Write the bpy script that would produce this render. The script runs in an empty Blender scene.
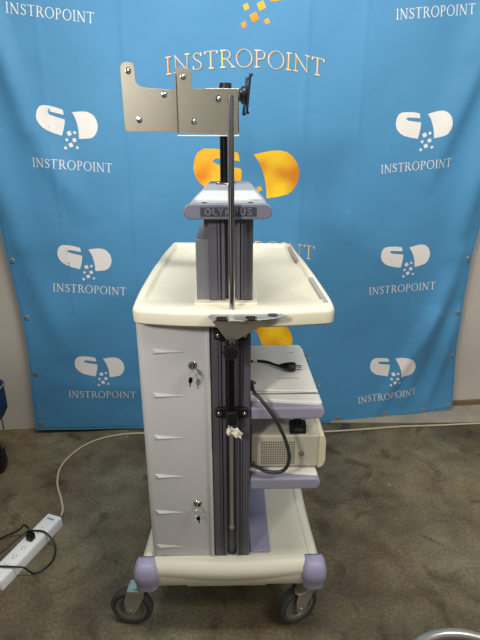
import bpy, bmesh, math, random
from mathutils import Vector, Matrix
from mathutils.geometry import tessellate_polygon
R = math.radians
random.seed(7)
C = bpy.context.scene.collection
scene = bpy.context.scene

# ------------------------------------------------------------ camera
cam = bpy.data.objects.new('camera', bpy.data.cameras.new('camera'))
C.objects.link(cam)
cam.location = (0, 0, 1.5)
cam.rotation_euler = (R(90 - 20.1), 0, R(-1.1))
cam.data.sensor_fit = 'VERTICAL'
cam.data.sensor_height = 24.0
cam.data.lens = 490.0 / 640.0 * 24.0
cam.data.clip_start = 0.02
scene.camera = cam

# ------------------------------------------------------------ world, lights, exposure
world = bpy.data.worlds.new('world'); scene.world = world
world.use_nodes = True
wn = world.node_tree.nodes; wl = world.node_tree.links
wtc = wn.new('ShaderNodeTexCoord'); wnz = wn.new('ShaderNodeTexNoise'); wrp = wn.new('ShaderNodeValToRGB')
wnz.inputs['Scale'].default_value = 2.2; wnz.inputs['Detail'].default_value = 1.0
wl.new(wtc.outputs['Generated'], wnz.inputs['Vector']); wl.new(wnz.outputs['Fac'], wrp.inputs[0])
wrp.color_ramp.elements[0].position = 0.49; wrp.color_ramp.elements[0].color = (0.05, 0.05, 0.048, 1)
wrp.color_ramp.elements[1].position = 0.56; wrp.color_ramp.elements[1].color = (0.95, 0.94, 0.90, 1)
wl.new(wrp.outputs[0], wn['Background'].inputs[0])
wn['Background'].inputs[1].default_value = 0.47
scene.view_settings.view_transform = 'Standard'
scene.view_settings.look = 'None'
scene.view_settings.gamma = 1.0
scene.view_settings.use_curve_mapping = False
scene.view_settings.exposure = 0.0

def area(name, loc, target, sx, sy, power, col):
    l = bpy.data.lights.new(name, 'AREA'); l.shape = 'RECTANGLE'; l.size = sx; l.size_y = sy
    l.energy = power; l.color = col
    o = bpy.data.objects.new(name, l); C.objects.link(o); o.location = loc
    o.rotation_euler = (Vector(target) - Vector(loc)).to_track_quat('-Z', 'Y').to_euler()
    return o
area('ceiling_tube_over_cart', (0.0, 1.0, 3.15), (0, 1.6, 1.0), 1.8, 0.35, 52, (1.0, 0.98, 0.93))
area('ceiling_tube_right', (1.7, -0.2, 3.0), (0.6, 1.9, 0.3), 1.0, 0.3, 34, (1.0, 0.97, 0.90))
sl = bpy.data.lights.new('added_spot', 'SPOT'); sl.energy = 96; sl.color = (1.0, 0.97, 0.92); sl.shadow_soft_size = 0.13
sl.spot_size = R(72); sl.spot_blend = 0.8  # added unseen spot; soft cone edge stands in for a person's shadow lower down
so = bpy.data.objects.new('added_spot', sl); C.objects.link(so); so.location = (-0.95, -0.25, 1.95)
so.rotation_euler = (Vector((0.05, 1.5, 1.46)) - Vector(so.location)).to_track_quat('-Z', 'Y').to_euler()

# ------------------------------------------------------------ materials
def srgb(r, g, b):
    f = lambda c: (c / 255 / 12.92) if c / 255 <= 0.04045 else ((c / 255 + 0.055) / 1.055) ** 2.4
    return (f(r), f(g), f(b), 1)

def mat(name, col, rough=0.5, metal=0.0, noise=0.06, scale=30.0, bump=0.0, bscale=200.0, spec=0.5, coat=0.0):
    m = bpy.data.materials.new(name); m.use_nodes = True
    n = m.node_tree.nodes; L = m.node_tree.links; b = n['Principled BSDF']
    b.inputs['Roughness'].default_value = rough; b.inputs['Metallic'].default_value = metal
    b.inputs['Specular IOR Level'].default_value = spec
    b.inputs['Coat Weight'].default_value = coat
    tc = n.new('ShaderNodeTexCoord'); nz = n.new('ShaderNodeTexNoise')
    nz.inputs['Scale'].default_value = scale; nz.inputs['Detail'].default_value = 4
    L.new(tc.outputs['Object'], nz.inputs['Vector'])
    mx = n.new('ShaderNodeMix'); mx.data_type = 'RGBA'
    c = srgb(*col)
    mx.inputs[6].default_value = tuple(v * (1 - noise) for v in c[:3]) + (1,)
    mx.inputs[7].default_value = tuple(min(1, v * (1 + noise)) for v in c[:3]) + (1,)
    L.new(nz.outputs['Fac'], mx.inputs[0]); L.new(mx.outputs[2], b.inputs['Base Color'])
    if bump:
        n2 = n.new('ShaderNodeTexNoise'); n2.inputs['Scale'].default_value = bscale
        L.new(tc.outputs['Object'], n2.inputs['Vector'])
        bp = n.new('ShaderNodeBump'); bp.inputs['Strength'].default_value = bump; bp.inputs['Distance'].default_value = 0.002
        L.new(n2.outputs['Fac'], bp.inputs['Height']); L.new(bp.outputs['Normal'], b.inputs['Normal'])
    return m

M = dict(
    cream=mat('cream_plastic', (219, 213, 191), 0.42, noise=0.03, scale=8),
    panel=mat('light_grey_painted_panel', (196, 194, 192), 0.5, noise=0.03, scale=6, bump=0.15, bscale=500),
    base=mat('base_cream_plastic', (222, 217, 198), 0.45, noise=0.05, scale=10),
    lav=mat('lavender_plastic', (160, 156, 184), 0.5, noise=0.03),
    lavgrey=mat('lavender_grey_plastic', (146, 145, 162), 0.5, noise=0.03),
    alu=mat('purple_grey_anodised_metal', (100, 99, 108), 0.42, metal=0.35, noise=0.04),
    slate=mat('slate_grey_plastic', (112, 112, 126), 0.5, noise=0.03),
    dgrey=mat('dark_grey_recess', (58, 58, 68), 0.5),
    side=mat('mid_grey_metal', (125, 126, 132), 0.45, metal=0.3, noise=0.03),
    cap=mat('pale_grey_plastic', (146, 149, 153), 0.4, noise=0.03),
    chrome=mat('chrome', (200, 200, 200), 0.10, metal=1.0, noise=0.02),
    steel=mat('brushed_steel', (190, 188, 182), 0.3, metal=0.8, noise=0.06, scale=60),
    plate=mat('beige_grey_painted_metal', (128, 124, 112), 0.42, metal=0.75, noise=0.04, bump=0.1, bscale=900),
    plateedge=mat('light_metal_edge', (225, 222, 210), 0.35, metal=0.4),
    black=mat('black_plastic', (17, 17, 20), 0.4, noise=0.1),
    gloss=mat('glossy_black_metal', (14, 14, 17), 0.2, metal=0.4, noise=0.1),
    rubber=mat('grey_rubber', (60, 60, 57), 0.65, noise=0.1),
    hub=mat('grey_hub_plastic', (112, 109, 99), 0.4, noise=0.05),
    teal=mat('pale_teal_plastic', (150, 190, 185), 0.5),
    white=mat('white_plastic', (226, 226, 226), 0.4, noise=0.02),
    shelf=mat('off_white_shelf', (230, 226, 219), 0.45, noise=0.03, scale=5),
    device=mat('beige_device_plastic', (186, 180, 162), 0.5, noise=0.04, scale=12),
    bezel=mat('yellowed_plastic', (212, 202, 170), 0.5, noise=0.04),
    red=mat('red_print', (150, 50, 50), 0.6),
    paper=mat('white_paper', (228, 220, 205), 0.8),
    cable=mat('beige_cable', (186, 176, 152), 0.5, noise=0.05),
    navy=mat('navy_plastic', (22, 40, 72), 0.5, noise=0.1, bump=0.2),
    seam=mat('dark_seam', (90, 88, 84), 0.7),
    printwhite=mat('white_print', (232, 228, 224), 0.6, noise=0.02),
    printdark=mat('dark_print', (66, 78, 84), 0.6),
    brown=mat('brown_wall_trim', (112, 94, 70), 0.7, noise=0.15, scale=20),
    capwhite=mat('pale_cap_plastic', (196, 198, 198), .4),
    slotgrey=mat('grey_slot_plastic', (150, 148, 140), .5),
    logoprint=mat('grey_blue_print', (95, 105, 125), 0.6),
)

def yellow_print():
    m = mat('yellow_orange_print', (240, 180, 30), 0.6); n = m.node_tree.nodes; L = m.node_tree.links
    mx = [x for x in n if x.bl_idname == 'ShaderNodeMix'][0]; nz = [x for x in n if x.bl_idname == 'ShaderNodeTexNoise'][0]
    nz.inputs['Scale'].default_value = 7; nz.inputs['Detail'].default_value = 1
    mx.inputs[6].default_value = srgb(222, 132, 12); mx.inputs[7].default_value = srgb(252, 206, 30)
    mr = n.new('ShaderNodeMapRange'); mr.inputs[1].default_value = 0.35; mr.inputs[2].default_value = 0.65
    L.new(nz.outputs['Fac'], mr.inputs[0]); L.new(mr.outputs[0], mx.inputs[0])
    return m
M['yellow'] = yellow_print()

def fabric():
    m = mat('sky_blue_polyester', (75, 140, 184), 0.55, noise=0.03, scale=3, spec=0.35)
    n = m.node_tree.nodes; L = m.node_tree.links; b = n['Principled BSDF']
    b.inputs['Sheen Weight'].default_value = 0.15; b.inputs['Sheen Roughness'].default_value = 0.4
    tc = n['Texture Coordinate'] if 'Texture Coordinate' in n else n.new('ShaderNodeTexCoord')
    nz = n.new('ShaderNodeTexNoise'); nz.inputs['Scale'].default_value = 5; nz.inputs['Detail'].default_value = 6
    bp = n.new('ShaderNodeBump'); bp.inputs['Strength'].default_value = 0.35; bp.inputs['Distance'].default_value = 0.02
    L.new(tc.outputs['Object'], nz.inputs['Vector']); L.new(nz.outputs['Fac'], bp.inputs['Height']); L.new(bp.outputs['Normal'], b.inputs['Normal'])
    return m
M['fabric'] = fabric()

def concrete():
    m = bpy.data.materials.new('stained_concrete'); m.use_nodes = True
    n = m.node_tree.nodes; L = m.node_tree.links; b = n['Principled BSDF']
    tc = n.new('ShaderNodeTexCoord')
    def noise(s, d=6, dist=0.0):
        x = n.new('ShaderNodeTexNoise'); x.inputs['Scale'].default_value = s; x.inputs['Detail'].default_value = d
        x.inputs['Distortion'].default_value = dist; L.new(tc.outputs['Object'], x.inputs['Vector']); return x
    def ramp(src, stops):
        r = n.new('ShaderNodeValToRGB'); e = r.color_ramp.elements
        e[0].position, e[0].color = stops[0]; e[1].position, e[1].color = stops[-1]
        for p, c in stops[1:-1]: q = e.new(p); q.color = c
        L.new(src.outputs['Fac'], r.inputs[0]); return r
    def mixc(mode, f, a, bb):
        x = n.new('ShaderNodeMix'); x.data_type = 'RGBA'; x.blend_type = mode
        x.inputs[0].default_value = f
        L.new(a, x.inputs[6]); L.new(bb, x.inputs[7]); return x.outputs[2]
    a = ramp(noise(1.6, 8, 0.6), [(0.3, srgb(104, 96, 80)), (0.5, srgb(138, 130, 110)), (0.72, srgb(160, 154, 134))])
    c = ramp(noise(9, 8, 0.4), [(0.35, srgb(168, 160, 148)), (0.5, srgb(205, 202, 194)), (0.7, srgb(238, 237, 230))])
    o = mixc('MULTIPLY', 0.75, a.outputs[0], c.outputs[0])
    g = ramp(noise(90, 4), [(0.35, srgb(150, 146, 138)), (0.65, srgb(255, 255, 255))])
    o = mixc('MULTIPLY', 0.55, o, g.outputs[0])
    w = ramp(noise(38, 2), [(0.74, (0, 0, 0, 1)), (0.78, srgb(170, 160, 145))])
    o = mixc('ADD', 0.35, o, w.outputs[0])
    t2 = ramp(noise(0.9, 3, 1.5), [(0.38, srgb(236, 222, 204)), (0.6, srgb(250, 252, 240))])
    o = mixc('MULTIPLY', 1.0, o, t2.outputs[0])
    st = ramp(noise(3.3, 5, 2.0), [(0.34, srgb(176, 168, 158)), (0.42, srgb(255, 255, 255))])
    o = mixc('MULTIPLY', 0.8, o, st.outputs[0])
    vo = n.new('ShaderNodeTexVoronoi'); vo.inputs['Scale'].default_value = 9.0; L.new(tc.outputs['Object'], vo.inputs['Vector'])
    lt = n.new('ShaderNodeMath'); lt.operation = 'LESS_THAN'; lt.inputs[1].default_value = 0.035; L.new(vo.outputs['Distance'], lt.inputs[0])
    gt = n.new('ShaderNodeMath'); gt.operation = 'GREATER_THAN'; gt.inputs[1].default_value = 0.62; L.new(vo.outputs['Color'], gt.inputs[0])
    mu = n.new('ShaderNodeMath'); mu.operation = 'MULTIPLY'; L.new(lt.outputs[0], mu.inputs[0]); L.new(gt.outputs[0], mu.inputs[1])
    sp = n.new('ShaderNodeMix'); sp.data_type = 'RGBA'; sp.inputs[7].default_value = srgb(205, 198, 184)
    L.new(mu.outputs[0], sp.inputs[0]); L.new(o, sp.inputs[6]); o = sp.outputs[2]
    L.new(o, b.inputs['Base Color'])
    rr = n.new('ShaderNodeMapRange'); rr.inputs[3].default_value = 0.42; rr.inputs[4].default_value = 0.8
    L.new(noise(3, 6, 1.0).outputs['Fac'], rr.inputs[0]); L.new(rr.outputs[0], b.inputs['Roughness'])
    bp = n.new('ShaderNodeBump'); bp.inputs['Strength'].default_value = 0.25; bp.inputs['Distance'].default_value = 0.004
    L.new(noise(60, 6).outputs['Fac'], bp.inputs['Height']); L.new(bp.outputs['Normal'], b.inputs['Normal'])
    return m
M['concrete'] = concrete()
M['wall'] = mat('painted_plaster_wall', (192, 184, 174), 0.75, noise=0.07, scale=4, bump=0.2, bscale=60)

# ------------------------------------------------------------ mesh helpers
def link(name, bm, m, parent=None, smooth=False, bevel=0.0, seg=2, sub=0):
    me = bpy.data.meshes.new(name)
    bmesh.ops.recalc_face_normals(bm, faces=bm.faces[:])
    bm.to_mesh(me); bm.free()
    ms = m if isinstance(m, (list, tuple)) else [m]
    for x in ms: me.materials.append(x)
    o = bpy.data.objects.new(name, me); C.objects.link(o)
    if smooth:
        for p in me.polygons: p.use_smooth = True
    if sub:
        s = o.modifiers.new('sub', 'SUBSURF'); s.levels = sub; s.render_levels = sub
    if bevel:
        b = o.modifiers.new('bevel', 'BEVEL'); b.width = bevel; b.segments = seg; b.limit_method = 'ANGLE'; b.angle_limit = R(35)
        b.harden_normals = False
    if bevel or (smooth and not sub):
        for p in me.polygons: p.use_smooth = True
        try:
            me.set_sharp_from_angle(angle=R(38))
        except Exception: pass
    if parent: o.parent = parent
    return o

def empty(name, loc, label, cat, group=None, rz=0):
    o = bpy.data.objects.new(name, None); C.objects.link(o); o.location = loc; o.rotation_euler = (0, 0, rz)
    o.empty_display_size = 0.05
    tag(o, label, cat, group); return o
def tag(o, label=None, cat=None, group=None, kind=None):
    if label: o['label'] = label
    if cat: o['category'] = cat
    if group: o['group'] = group
    if kind: o['kind'] = kind
    return o

def box(bm, x0, x1, y0, y1, z0, z1, mi=0):
    vs = [bm.verts.new((x, y, z)) for z in (z0, z1) for y in (y0, y1) for x in (x0, x1)]
    for f in ((0, 2, 3, 1), (4, 5, 7, 6), (0, 1, 5, 4), (2, 6, 7, 3), (0, 4, 6, 2), (1, 3, 7, 5)):
        bm.faces.new([vs[i] for i in f]).material_index = mi
    return vs
def frame(d):
    d = Vector(d).normalized(); a = Vector((0, 0, 1)) if abs(d.z) < 0.9 else Vector((1, 0, 0))
    u = d.cross(a).normalized(); return d, u, d.cross(u)
def cyl(bm, p0, p1, r0, r1=None, n=24, cap=True, mi=0):
    r1 = r0 if r1 is None else r1
    p0, p1 = Vector(p0), Vector(p1); d, u, v = frame(p1 - p0)
    A = [bm.verts.new(p0 + r0 * (math.cos(2*math.pi*i/n) * u + math.sin(2*math.pi*i/n) * v)) for i in range(n)]
    B = [bm.verts.new(p1 + r1 * (math.cos(2*math.pi*i/n) * u + math.sin(2*math.pi*i/n) * v)) for i in range(n)]
    for i in range(n): bm.faces.new((A[i], A[(i+1) % n], B[(i+1) % n], B[i])).material_index = mi
    if cap:
        bm.faces.new(A[::-1]).material_index = mi; bm.faces.new(B).material_index = mi
def lathe(bm, prof, mtx=Matrix(), n=40, mi=0):            # prof (r, h) along local Z
    rings = []
    for r, h in prof:
        if r < 1e-6: rings.append([bm.verts.new(mtx @ Vector((0, 0, h)))])
        else: rings.append([bm.verts.new(mtx @ Vector((r*math.cos(2*math.pi*i/n), r*math.sin(2*math.pi*i/n), h))) for i in range(n)])
    for a, b in zip(rings, rings[1:]):
        for i in range(n):
            j = (i+1) % n
            if len(a) == 1 and len(b) == 1: continue
            if len(a) == 1: f = bm.faces.new((a[0], b[i], b[j]))
            elif len(b) == 1: f = bm.faces.new((a[i], a[j], b[0]))
            else: f = bm.faces.new((a[i], a[j], b[j], b[i]))
            f.material_index = mi
def prism(bm, pts, fn0, fn1, mi=0):                       # polygon pts mapped by fn0 / fn1
    A = [bm.verts.new(fn0(*p)) for p in pts]; B = [bm.verts.new(fn1(*p)) for p in pts]; n = len(pts)
    bm.faces.new(A).material_index = mi; bm.faces.new(B[::-1]).material_index = mi
    for i in range(n): bm.faces.new((A[i], B[i], B[(i+1) % n], A[(i+1) % n])).material_index = mi
def prism_z(bm, pts, z0, z1, mi=0): prism(bm, pts, lambda x, y: (x, y, z0), lambda x, y: (x, y, z1), mi)
def prism_y(bm, pts, y0, y1, mi=0): prism(bm, pts, lambda x, z: (x, y0, z), lambda x, z: (x, y1, z), mi)
def catmull(P, k=8):
    P = [Vector(p) for p in P]; Q = [2*P[0]-P[1]] + P + [2*P[-1]-P[-2]]; out = []
    for i in range(1, len(Q)-2):
        a, b, c, d = Q[i-1:i+3]
        for s in range(k):
            t = s/k
            out.append(0.5*((2*b)+(c-a)*t+(2*a-5*b+4*c-d)*t*t+(3*b-a-3*c+d)*t**3))
    out.append(P[-1]); return out
def tube(bm, P, r, n=12, closed=False, k=8, mi=0):
    pts = catmull(P, k) if k > 1 else [Vector(p) for p in P]
    rings = []; N = len(pts); u = None
    for i, p in enumerate(pts):
        if closed: t = pts[(i+1) % N] - pts[i-1]
        else: t = pts[min(i+1, N-1)] - pts[max(i-1, 0)]
        t.normalize()
        if u is None: _, u, _v = frame(t)
        u = (u - t*u.dot(t)).normalized(); v = t.cross(u)
        rings.append([bm.verts.new(p + r*(math.cos(2*math.pi*j/n)*u + math.sin(2*math.pi*j/n)*v)) for j in range(n)])
    for i in range(N if closed else N-1):
        a, b = rings[i], rings[(i+1) % N]
        for j in range(n): bm.faces.new((a[j], a[(j+1) % n], b[(j+1) % n], b[j])).material_index = mi
    if not closed:
        bm.faces.new(rings[0][::-1]).material_index = mi; bm.faces.new(rings[-1]).material_index = mi
def rpoly(pts, rad, k=6):                                  # round the corners of a polygon
    out = []; n = len(pts)
    for i in range(n):
        p = Vector(pts[i]); a = Vector(pts[i-1]); b = Vector(pts[(i+1) % n])
        r = rad[i] if isinstance(rad, (list, tuple)) else rad
        da, db = (a-p), (b-p); r = min(r, da.length*0.49, db.length*0.49)
        if r < 1e-5: out.append(tuple(p)); continue
        s, e = p + da.normalized()*r, p + db.normalized()*r
        for j in range(k+1):
            t = j/k; out.append(tuple((1-t)**2*s + 2*t*(1-t)*p + t*t*e))
    return out
def inset(pts, d):                                         # inward offset of a ccw polygon
    n = len(pts); out = []
    for i in range(n):
        a, p, b = Vector(pts[i-1]), Vector(pts[i]), Vector(pts[(i+1) % n])
        e1 = (p-a).normalized(); e2 = (b-p).normalized()
        n1 = Vector((-e1.y, e1.x)); n2 = Vector((-e2.y, e2.x)); m = (n1+n2)
        if m.length < 1e-6: m = n1
        m.normalize(); c = max(0.4, m.dot(n1))
        out.append(tuple(p + m*(d/c)))
    return out
def loops(bm, L, mi=0, cap0=True, cap1=True):              # list of (pts2d, z): skinned rings
    rings = [[bm.verts.new((p[0], p[1], z)) for p in pts] for pts, z in L]
    for a, b in zip(rings, rings[1:]):
        n = len(a)
        for i in range(n): bm.faces.new((a[i], a[(i+1) % n], b[(i+1) % n], b[i])).material_index = mi
    if cap0: bm.faces.new(rings[0][::-1]).material_index = mi
    if cap1: bm.faces.new(rings[-1]).material_index = mi

# ------------------------------------------------------------ lettering (polygons in unit cap height)
def arc(cx, cy, rx, ry, a0, a1, k=14):
    return [(cx + rx*math.cos(R(a0+(a1-a0)*i/k)), cy + ry*math.sin(R(a0+(a1-a0)*i/k))) for i in range(k+1)]
def band(outer, inner):
    return [[outer[i], outer[i+1], inner[i+1], inner[i]] for i in range(len(outer)-1)]
def q(x0, y0, x1, y1): return [(x0, y0), (x1, y0), (x1, y1), (x0, y1)]
SER = 0.05
def serif_glyph(ch, w=0.10, t=0.055):
    if ch == 'I': return 0.34, [q(.12, 0, .12+w, 1), q(.03, 0, .31, SER), q(.03, 1-SER, .31, 1)]
    if ch == 'N': return 0.92, [q(.12, 0, .12+t, 1), q(.74, 0, .74+t, 1), [(.06, 1), (.06+w*1.4, 1), (.80, 0), (.80-w*1.1, 0)], q(.03, 0, .26, SER), q(.64, 1-SER, .89, 1)]
    if ch == 'S':
        P = [(.50, .80), (.40, .93), (.27, .96), (.14, .88), (.12, .74), (.22, .60), (.38, .48), (.50, .34), (.49, .15), (.37, .05), (.22, .04), (.09, .17)]
        c = catmull([(x, y, 0) for x, y in P], 4); pol = []
        for i in range(len(c)-1):
            d = (c[i+1]-c[i]).normalized(); s = i/(len(c)-1)
            h = 0.28*t*(1.8) + 0.32*w*math.exp(-((s-.5)/.22)**2)
            nn = Vector((-d.y, d.x, 0))*h; a, b = c[i], c[i+1]
            pol.append([(a+nn)[:2], (a-nn)[:2], (b-nn)[:2], (b+nn)[:2]])
        pol += [q(.49, .76, .53, .97), q(.07, .03, .11, .24)]
        return 0.60, pol
    if ch == 'T': return 0.76, [q(.33, 0, .33+w, 1), q(.03, 1-t, .73, 1), q(.24, 0, .52, SER), q(.03, .84, .07, 1), q(.69, .84, .73, 1)]
    if ch == 'R' or ch == 'P':
        o = arc(.34, .735, .26, .265, 90, -90); i = arc(.33, .735, .26-w*.85, .265-t*.9, 90, -90)
        pol = [q(.12, 0, .12+w, 1), q(.03, 0, .31, SER), q(.03, 1-SER, .34, 1), q(.2, .47, .34, .47+SER)] + band(o, i)
        if ch == 'R': pol += [[(.34, .49), (.34+w*1.2, .49), (.80, 0), (.80-w*1.4, 0)], q(.64, 0, .84, SER)]
        return (.80 if ch == 'R' else .66), pol
    if ch == 'O':
        o = arc(.47, .5, .44, .52, 0, 360, 36); i = arc(.47, .5, .44-w, .52-t, 0, 360, 36)
        return .94, band(o, i)
def sans_glyph(ch, w=0.17):
    if ch == 'O': return .9, band(arc(.45, .5, .40, .5, 0, 360, 28), arc(.45, .5, .40-w, .5-w*.85, 0, 360, 28))
    if ch == 'L': return .66, [q(.08, 0, .08+w, 1), q(.08, 0, .62, w*.9)]
    if ch == 'Y': return .82, [q(.41-w/2, 0, .41+w/2, .5), [(.02, 1), (.02+w*1.15, 1), (.41+w/2, .45), (.41-w/2, .45)], [(.80, 1), (.80-w*1.15, 1), (.41-w/2, .45), (.41+w/2, .45)]]
    if ch == 'M': return 1.0, [q(.08, 0, .08+w, 1), q(.92-w, 0, .92, 1), [(.08, 1), (.08+w, 1), (.5+w/2, .2), (.5-w/2, .2)], [(.92, 1), (.92-w, 1), (.5-w/2, .2), (.5+w/2, .2)]]
    if ch == 'P': return .76, [q(.08, 0, .08+w, 1), q(.08, 1-w*.85, .4, 1), q(.08, .42, .4, .42+w*.85)] + band(arc(.4, .71, .30, .29, 90, -90), arc(.4, .71, .30-w, .29-w*.85, 90, -90))
    if ch == 'U': return .84, [q(.08, .4, .08+w, 1), q(.76-w, .4, .76, 1)] + band(arc(.42, .4, .34, .4, 180, 360), arc(.42, .4, .34-w, .4-w*.85, 180, 360))
    if ch == 'S':
        P = [(.64, .76), (.55, .90), (.38, .93), (.2, .88), (.14, .73), (.24, .58), (.46, .48), (.62, .36), (.60, .16), (.42, .07), (.24, .09), (.12, .24)]
        c = catmull([(x, y, 0) for x, y in P], 3); pol = []
        for i in range(len(c)-1):
            d = (c[i+1]-c[i]).normalized(); nn = Vector((-d.y, d.x, 0))*w*.48; a, b = c[i], c[i+1]
            pol.append([(a+nn)[:2], (a-nn)[:2], (b-nn)[:2], (b+nn)[:2]])
        return .76, pol
def text_polys(s, glyph, gap=0.08, **kw):
    x = 0; out = []
    for ch in s:
        adv, P = glyph(ch, **kw)
        out += [[(x+a, b) for a, b in p] for p in P]; x += adv + gap
    x -= gap
    return [[(a/x-0.5, b/x) for a, b in p] for p in out]   # width normalised to 1, centred, baseline 0

# ------------------------------------------------------------ setting
def WY(x): return 2.458 + 0.0788*x
bm = bmesh.new(); box(bm, -3.4, 3.4, -2.6, 2.9, -0.12, 0)
tag(link('floor', bm, M['concrete']), kind='structure')
bm = bmesh.new()
prism_z(bm, [(-3.4, WY(-3.4)), (3.4, WY(3.4)), (3.4, WY(3.4)+0.12), (-3.4, WY(-3.4)+0.12)], 0, 3.4)
tag(link('wall_back', bm, M['wall']), kind='structure')
bm = bmesh.new()
prism_z(bm, [(0.62, WY(.62)-0.014), (3.2, WY(3.2)-0.014), (3.2, WY(3.2)+.004), (0.62, WY(.62)+.004)], 0.0, 0.042)
tag(link('baseboard_back', bm, M['brown'], bevel=.002), kind='structure')
bm = bmesh.new()
cp = [(0.55, 2.385), (1.0, 2.372), (1.6, 2.378), (2.2, 2.40), (3.1, 2.47), (3.1, WY(3.1)-.014), (0.55, WY(.55)-.014)]
prism_z(bm, cp, 0, 0.014)
tag(link('trim_1', bm, mat('rough_concrete_ledge', (150, 142, 128), .85, noise=.35, scale=9, bump=.6, bscale=30), bevel=.004), kind='structure')
bm = bmesh.new()
prism_z(bm, [(-1.262, WY(-1.262)-.003), (-1.256, WY(-1.256)-.003), (-1.256, WY(-1.256)+.002), (-1.262, WY(-1.262)+.002)], 0, 3.3)
tag(link('trim_2', bm, M['seam']), kind='structure')

# ------------------------------------------------------------ banner
LE = [(2.75, -1.30), (2.2, -1.235), (1.6, -1.16), (1.13, -1.077), (.96, -1.068), (.864, -1.06), (.667, -1.045), (.453, -1.038), (.09, -1.056), (0, -1.06)]
RE = [(2.75, 1.42), (2.2, 1.37), (1.6, 1.315), (1.067, 1.276), (.92, 1.257), (.62, 1.255), (.326, 1.263), (0, 1.29)]
def interp(T, z):
    if z >= T[0][0]: return T[0][1]
    for (z0, a), (z1, b) in zip(T, T[1:]):
        if z1 <= z <= z0: return a + (b-a)*(z0-z)/(z0-z1)
    return T[-1][1]
def bottom_z(x):
    return interp([(1.35, .030), (1.28, .026), (1.1, .010), (.87, .006), (.5, .006), (-.48, .010), (-1.06, .03), (-1.3, .03)], x)
FOLDS = [  # (x0,z0,x1,z1,width,depth toward the room)
    (-1.18, 2.75, -.88, 1.55, .05, .030), (-.88, 1.55, -.70, 1.2, .06, .014), (-1.12, 1.75, -1.0, 1.05, .06, .034), (-1.0, 1.05, -.86, .5, .06, .014),
    (-.44, 2.75, -.46, 0.0, .014, .005), (-.80, 2.4, -.78, .2, .007, .003), (.34, 2.75, .33, 0.0, .014, .005), (.60, 2.75, .59, .2, .007, .003), (.07, 2.75, .07, .3, .007, .003),
    (1.31, 1.9, 1.16, .95, .06, .034), (1.20, .95, .98, .12, .05, .030), (1.10, .62, .84, .06, .035, .022), (1.24, .62, 1.13, .08, .035, .020),
    (1.42, 2.7, 1.12, 1.9, .07, .028), (1.12, 1.9, .96, 1.35, .06, .012), (.5, .10, -.9, .30, .05, .006), (1.28, 2.2, .98, 1.3, .04, .012)]
def fold(x, z):
    d = 0
    for x0, z0, x1, z1, w, a in FOLDS:
        dx, dz = x1-x0, z1-z0; L2 = dx*dx+dz*dz
        t = ((x-x0)*dx+(z-z0)*dz)/L2; tc = max(0, min(1, t))
        px, pz = x0+dx*tc, z0+dz*tc
        r2 = (x-px)**2+(z-pz)**2
        taper = 0.35 + 0.65*math.sin(math.pi*min(1, max(0, tc)))
        d += 1.35*a*taper*math.exp(-r2/(w*w))
    d += 0.010*math.sin(3.1*x+1.3*z+.6)*math.sin(2.2*z+.8*x)
    d += 0.003*math.sin(17*x-5*z)*math.sin(6*z+4*x+1)
    return d
def cloth(x, z, off=0.0):
    b = max(0.0, 1 - z/0.55)**2 * 0.050 * math.exp(-((x-.45)/.75)**2)
    return Vector((x, WY(x) - 0.058 - fold(x, z) - b - off, z))
NX, NZ = 200, 200; ZT = 2.78
bm = bmesh.new(); G = []
for j in range(NZ+1):
    row = []
    for i in range(NX+1):
        s = i/NX; zz = ZT*(1-j/NZ)
        xl, xr = interp(LE, zz), interp(RE, zz)
        x = xl + (xr-xl)*s
        zb = bottom_z(x); z = zb + (ZT-zb)*(1-j/NZ)
        row.append(bm.verts.new(cloth(x, z)))
    G.append(row)
for j in range(NZ):
    for i in range(NX): bm.faces.new((G[j][i], G[j+1][i], G[j+1][i+1], G[j][i+1]))
edge_path = [v.co.copy() for v in [G[j][0] for j in range(0, NZ+1, 4)] + [G[NZ][i] for i in range(0, NX+1, 4)] + [G[j][NX] for j in range(NZ, -1, -4)]]
ban = link('banner', bm, M['fabric'], smooth=True)
sol = ban.modifiers.new('thick', 'SOLIDIFY'); sol.thickness = 0.0012; sol.offset = 0
tag(ban, 'sky blue cloth banner printed with split capsule logos hanging on the back wall', 'banner')
bm = bmesh.new(); tube(bm, edge_path, .0035, n=6, k=1); link('hem', bm, M['fabric'], ban, smooth=True)
def grommet(x, z):
    p = cloth(x, z, .0025); bm = bmesh.new()
    mt = Matrix.Translation(p) @ Matrix.Rotation(R(90), 4, 'X')
    lathe(bm, [(.005, -.001), (.0055, .0022), (.009, .0028), (.0125, .001), (.013, -.002)], mt, 18)
    link('grommet', bm, M['steel'], ban, smooth=True)
for z in (.96, .667, .36, .065, 1.25, 1.55): grommet(interp(LE, z) + .022, z)
for z in (.05, .36, .62, .92, 1.25, 1.6): grommet(interp(RE, z) - .022, z)
for x in (.88, 1.11, .60): grommet(x, bottom_z(x) + .02)

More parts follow.
